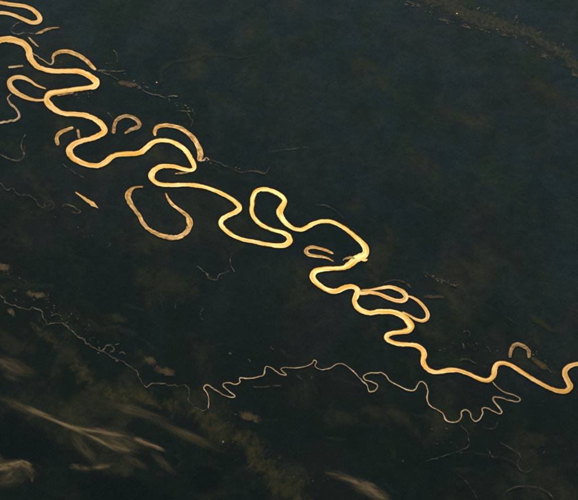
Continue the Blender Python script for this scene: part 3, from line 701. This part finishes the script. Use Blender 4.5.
import bmesh
bm = bmesh.new()
bmesh.ops.create_icosphere(bm, subdivisions=3, radius=1.0)
def wisp_mesh(mat):
    me = bpy.data.meshes.new('wisp')
    bm.to_mesh(me)
    me.materials.append(mat)
    return me
WM = {k: wisp_mesh(k) for k in (K_CORE, K_THIN, K_CURL, K_BRIGHT)}
CLOUD_Z = 1800.0
def cloud(label, wisps, z=CLOUD_Z):
    pts = np.array([[(a[0] + a[2]) / 2, (a[1] + a[3]) / 2] for a in wisps]).mean(0)
    c = Vector(ground([pts], z)[0])
    root = link('cloud', None, None, c)
    tag(root, label, 'cloud', 'thin clouds over the lower forest')
    rr = random.Random(label)
    strands = []
    wisps = [(a, b, c_, d_, w * (1.35 if m is K_BRIGHT else 1.1), m) for a, b, c_, d_, w, m in wisps]
    for (x0, y0, x1, y1, w, m) in wisps:
        if m in (K_THIN, K_BRIGHT):
            strands.append((x0, y0, x1, y1, w, m))
            continue
        L = math.hypot(x1 - x0, y1 - y0)
        nx, ny = -(y1 - y0) / L, (x1 - x0) / L
        strands.append((x0, y0, x1, y1, w * 1.5, K_THIN))
        for k in range(max(4, int(L / 6))):       # thin strands combed along the streak
            c0 = rr.uniform(.05, .95); ln = rr.uniform(.3, .8)
            f0, f1 = max(0, c0 - ln / 2), min(1, c0 + ln / 2)
            o0, o1 = rr.gauss(0, .24) * w, rr.gauss(0, .26) * w
            strands.append((x0 + (x1 - x0) * f0 + nx * o0, y0 + (y1 - y0) * f0 + ny * o0, x0 + (x1 - x0) * f1 + nx * o1, y0 + (y1 - y0) * f1 + ny * o1, rr.uniform(1.6, 4.6), m))
    for (x0, y0, x1, y1, w, m) in strands:
        zz = z + rr.uniform(-150, 150)
        A, B = Vector(ground([(x0, y0)], zz)[0]), Vector(ground([(x1, y1)], zz)[0])
        mid, d = (A + B) / 2, B - A
        # width on the level for a width seen in the picture
        nrm = np.array([-(y1 - y0), x1 - x0]); nrm = nrm / np.hypot(*nrm) * w / 2
        mpx = np.array([(x0 + x1) / 2, (y0 + y1) / 2])
        wm = np.linalg.norm(ground([mpx + nrm], zz)[0] - ground([mpx - nrm], zz)[0])
        o = link('wisp', WM[m], None, mid - c, root)
        o.rotation_euler = (0, 0, math.atan2(d.y, d.x))
        o.scale = (d.length / 2, wm / 2, min(max(wm * .3, 40), 260))
for_clouds = [
 ('long golden cloud streak fanning into threads in the lower left', [(-14, 392, 62, 424, 9, K_THIN), (22, 406, 84, 432, 4, K_CORE), (36, 413, 82, 432, 2.2, K_BRIGHT), (54, 421, 86, 433, 3.2, K_BRIGHT), (66, 426, 126, 436, 3.4, K_CORE), (72, 428.5, 116, 434, 1.5, K_BRIGHT), (70, 428, 124, 452, 4, K_CORE), (78, 431, 112, 446, 1.6, K_BRIGHT), (95, 433, 134, 437, 1.3, K_BRIGHT), (68, 430, 102, 470, 12, K_THIN), (96, 440, 132, 452, 4, K_CORE), (80, 425, 150, 455, 26, K_THIN)]),
 ('curled golden cloud at the left edge near the bottom', [(-12, 470, 16, 462, 9, K_CURL), (0, 474, 24, 460, 10, K_CURL), (8, 462, 36, 468, 7, K_CURL), (-6, 472, 12, 466, 3, K_BRIGHT), (6, 466, 26, 460, 2, K_BRIGHT), (18, 459, 34, 466, 1.8, K_BRIGHT), (22, 462, 36, 480, 8, K_CURL), (-6, 452, 4, 464, 8, K_THIN), (-10, 488, 30, 470, 18, K_THIN)]),
 ('small forked golden cloud right of the long streak', [(130, 437, 156, 447, 5, K_CORE), (132, 438, 152, 446, 2.6, K_BRIGHT), (146, 443, 166, 450, 2, K_BRIGHT), (140, 440, 168, 452, 4, K_CORE), (146, 446, 178, 478, 9, K_THIN), (120, 452, 152, 472, 8, K_THIN)]),
 ('low bent wisp of cloud under the long streak', [(68, 466, 96, 470, 5, K_CORE), (88, 470, 122, 462, 5, K_THIN), (84, 468, 112, 466, 4, K_CORE)]),
 ('faint grey cloud streak below the dull tributary', [(96, 398, 180, 426, 10, K_THIN), (140, 414, 232, 456, 9, K_THIN), (168, 424, 214, 446, 6, K_THIN)]),
 ('tan puffy cloud band at the bottom edge right of the grassland', [(322, 470, 364, 484, 6, K_CORE), (350, 478, 376, 494, 9, K_CURL), (362, 486, 394, 506, 9, K_CURL), (344, 478, 390, 500, 14, K_THIN)]),
 ('faint cloud veil along the left edge above the long streak', [(-20, 352, 40, 378, 16, K_THIN), (0, 372, 22, 382, 7, K_THIN)]),
]
for lab, ws in for_clouds:
    cloud(lab, ws)
bm.free()

# ------------------------------------------------------------------ the air
t = NT('air')
pv = t.n('ShaderNodeVolumePrincipled')
pv.inputs['Color'].default_value = c4(.42, .74, .95)
pv.inputs['Density'].default_value = 6.6e-7
pv.inputs['Anisotropy'].default_value = 0.7
t.l(pv.outputs[0], t.out.inputs['Volume'])
L, zb, zt = H + 2000, -1.0, CAM.z + 1500
hv = [(x, y, z) for z in (zb, zt) for y in (-L, L) for x in (-L, L)]
hf = [(0, 2, 3, 1), (4, 5, 7, 6), (0, 1, 5, 4), (2, 6, 7, 3), (0, 4, 6, 2), (1, 3, 7, 5)]
hm = bpy.data.meshes.new('haze')
hm.from_pydata(hv, [], hf)
tag(link('haze', hm, t.m), 'thin bluish haze in the air over the forest', 'haze', kind='stuff')
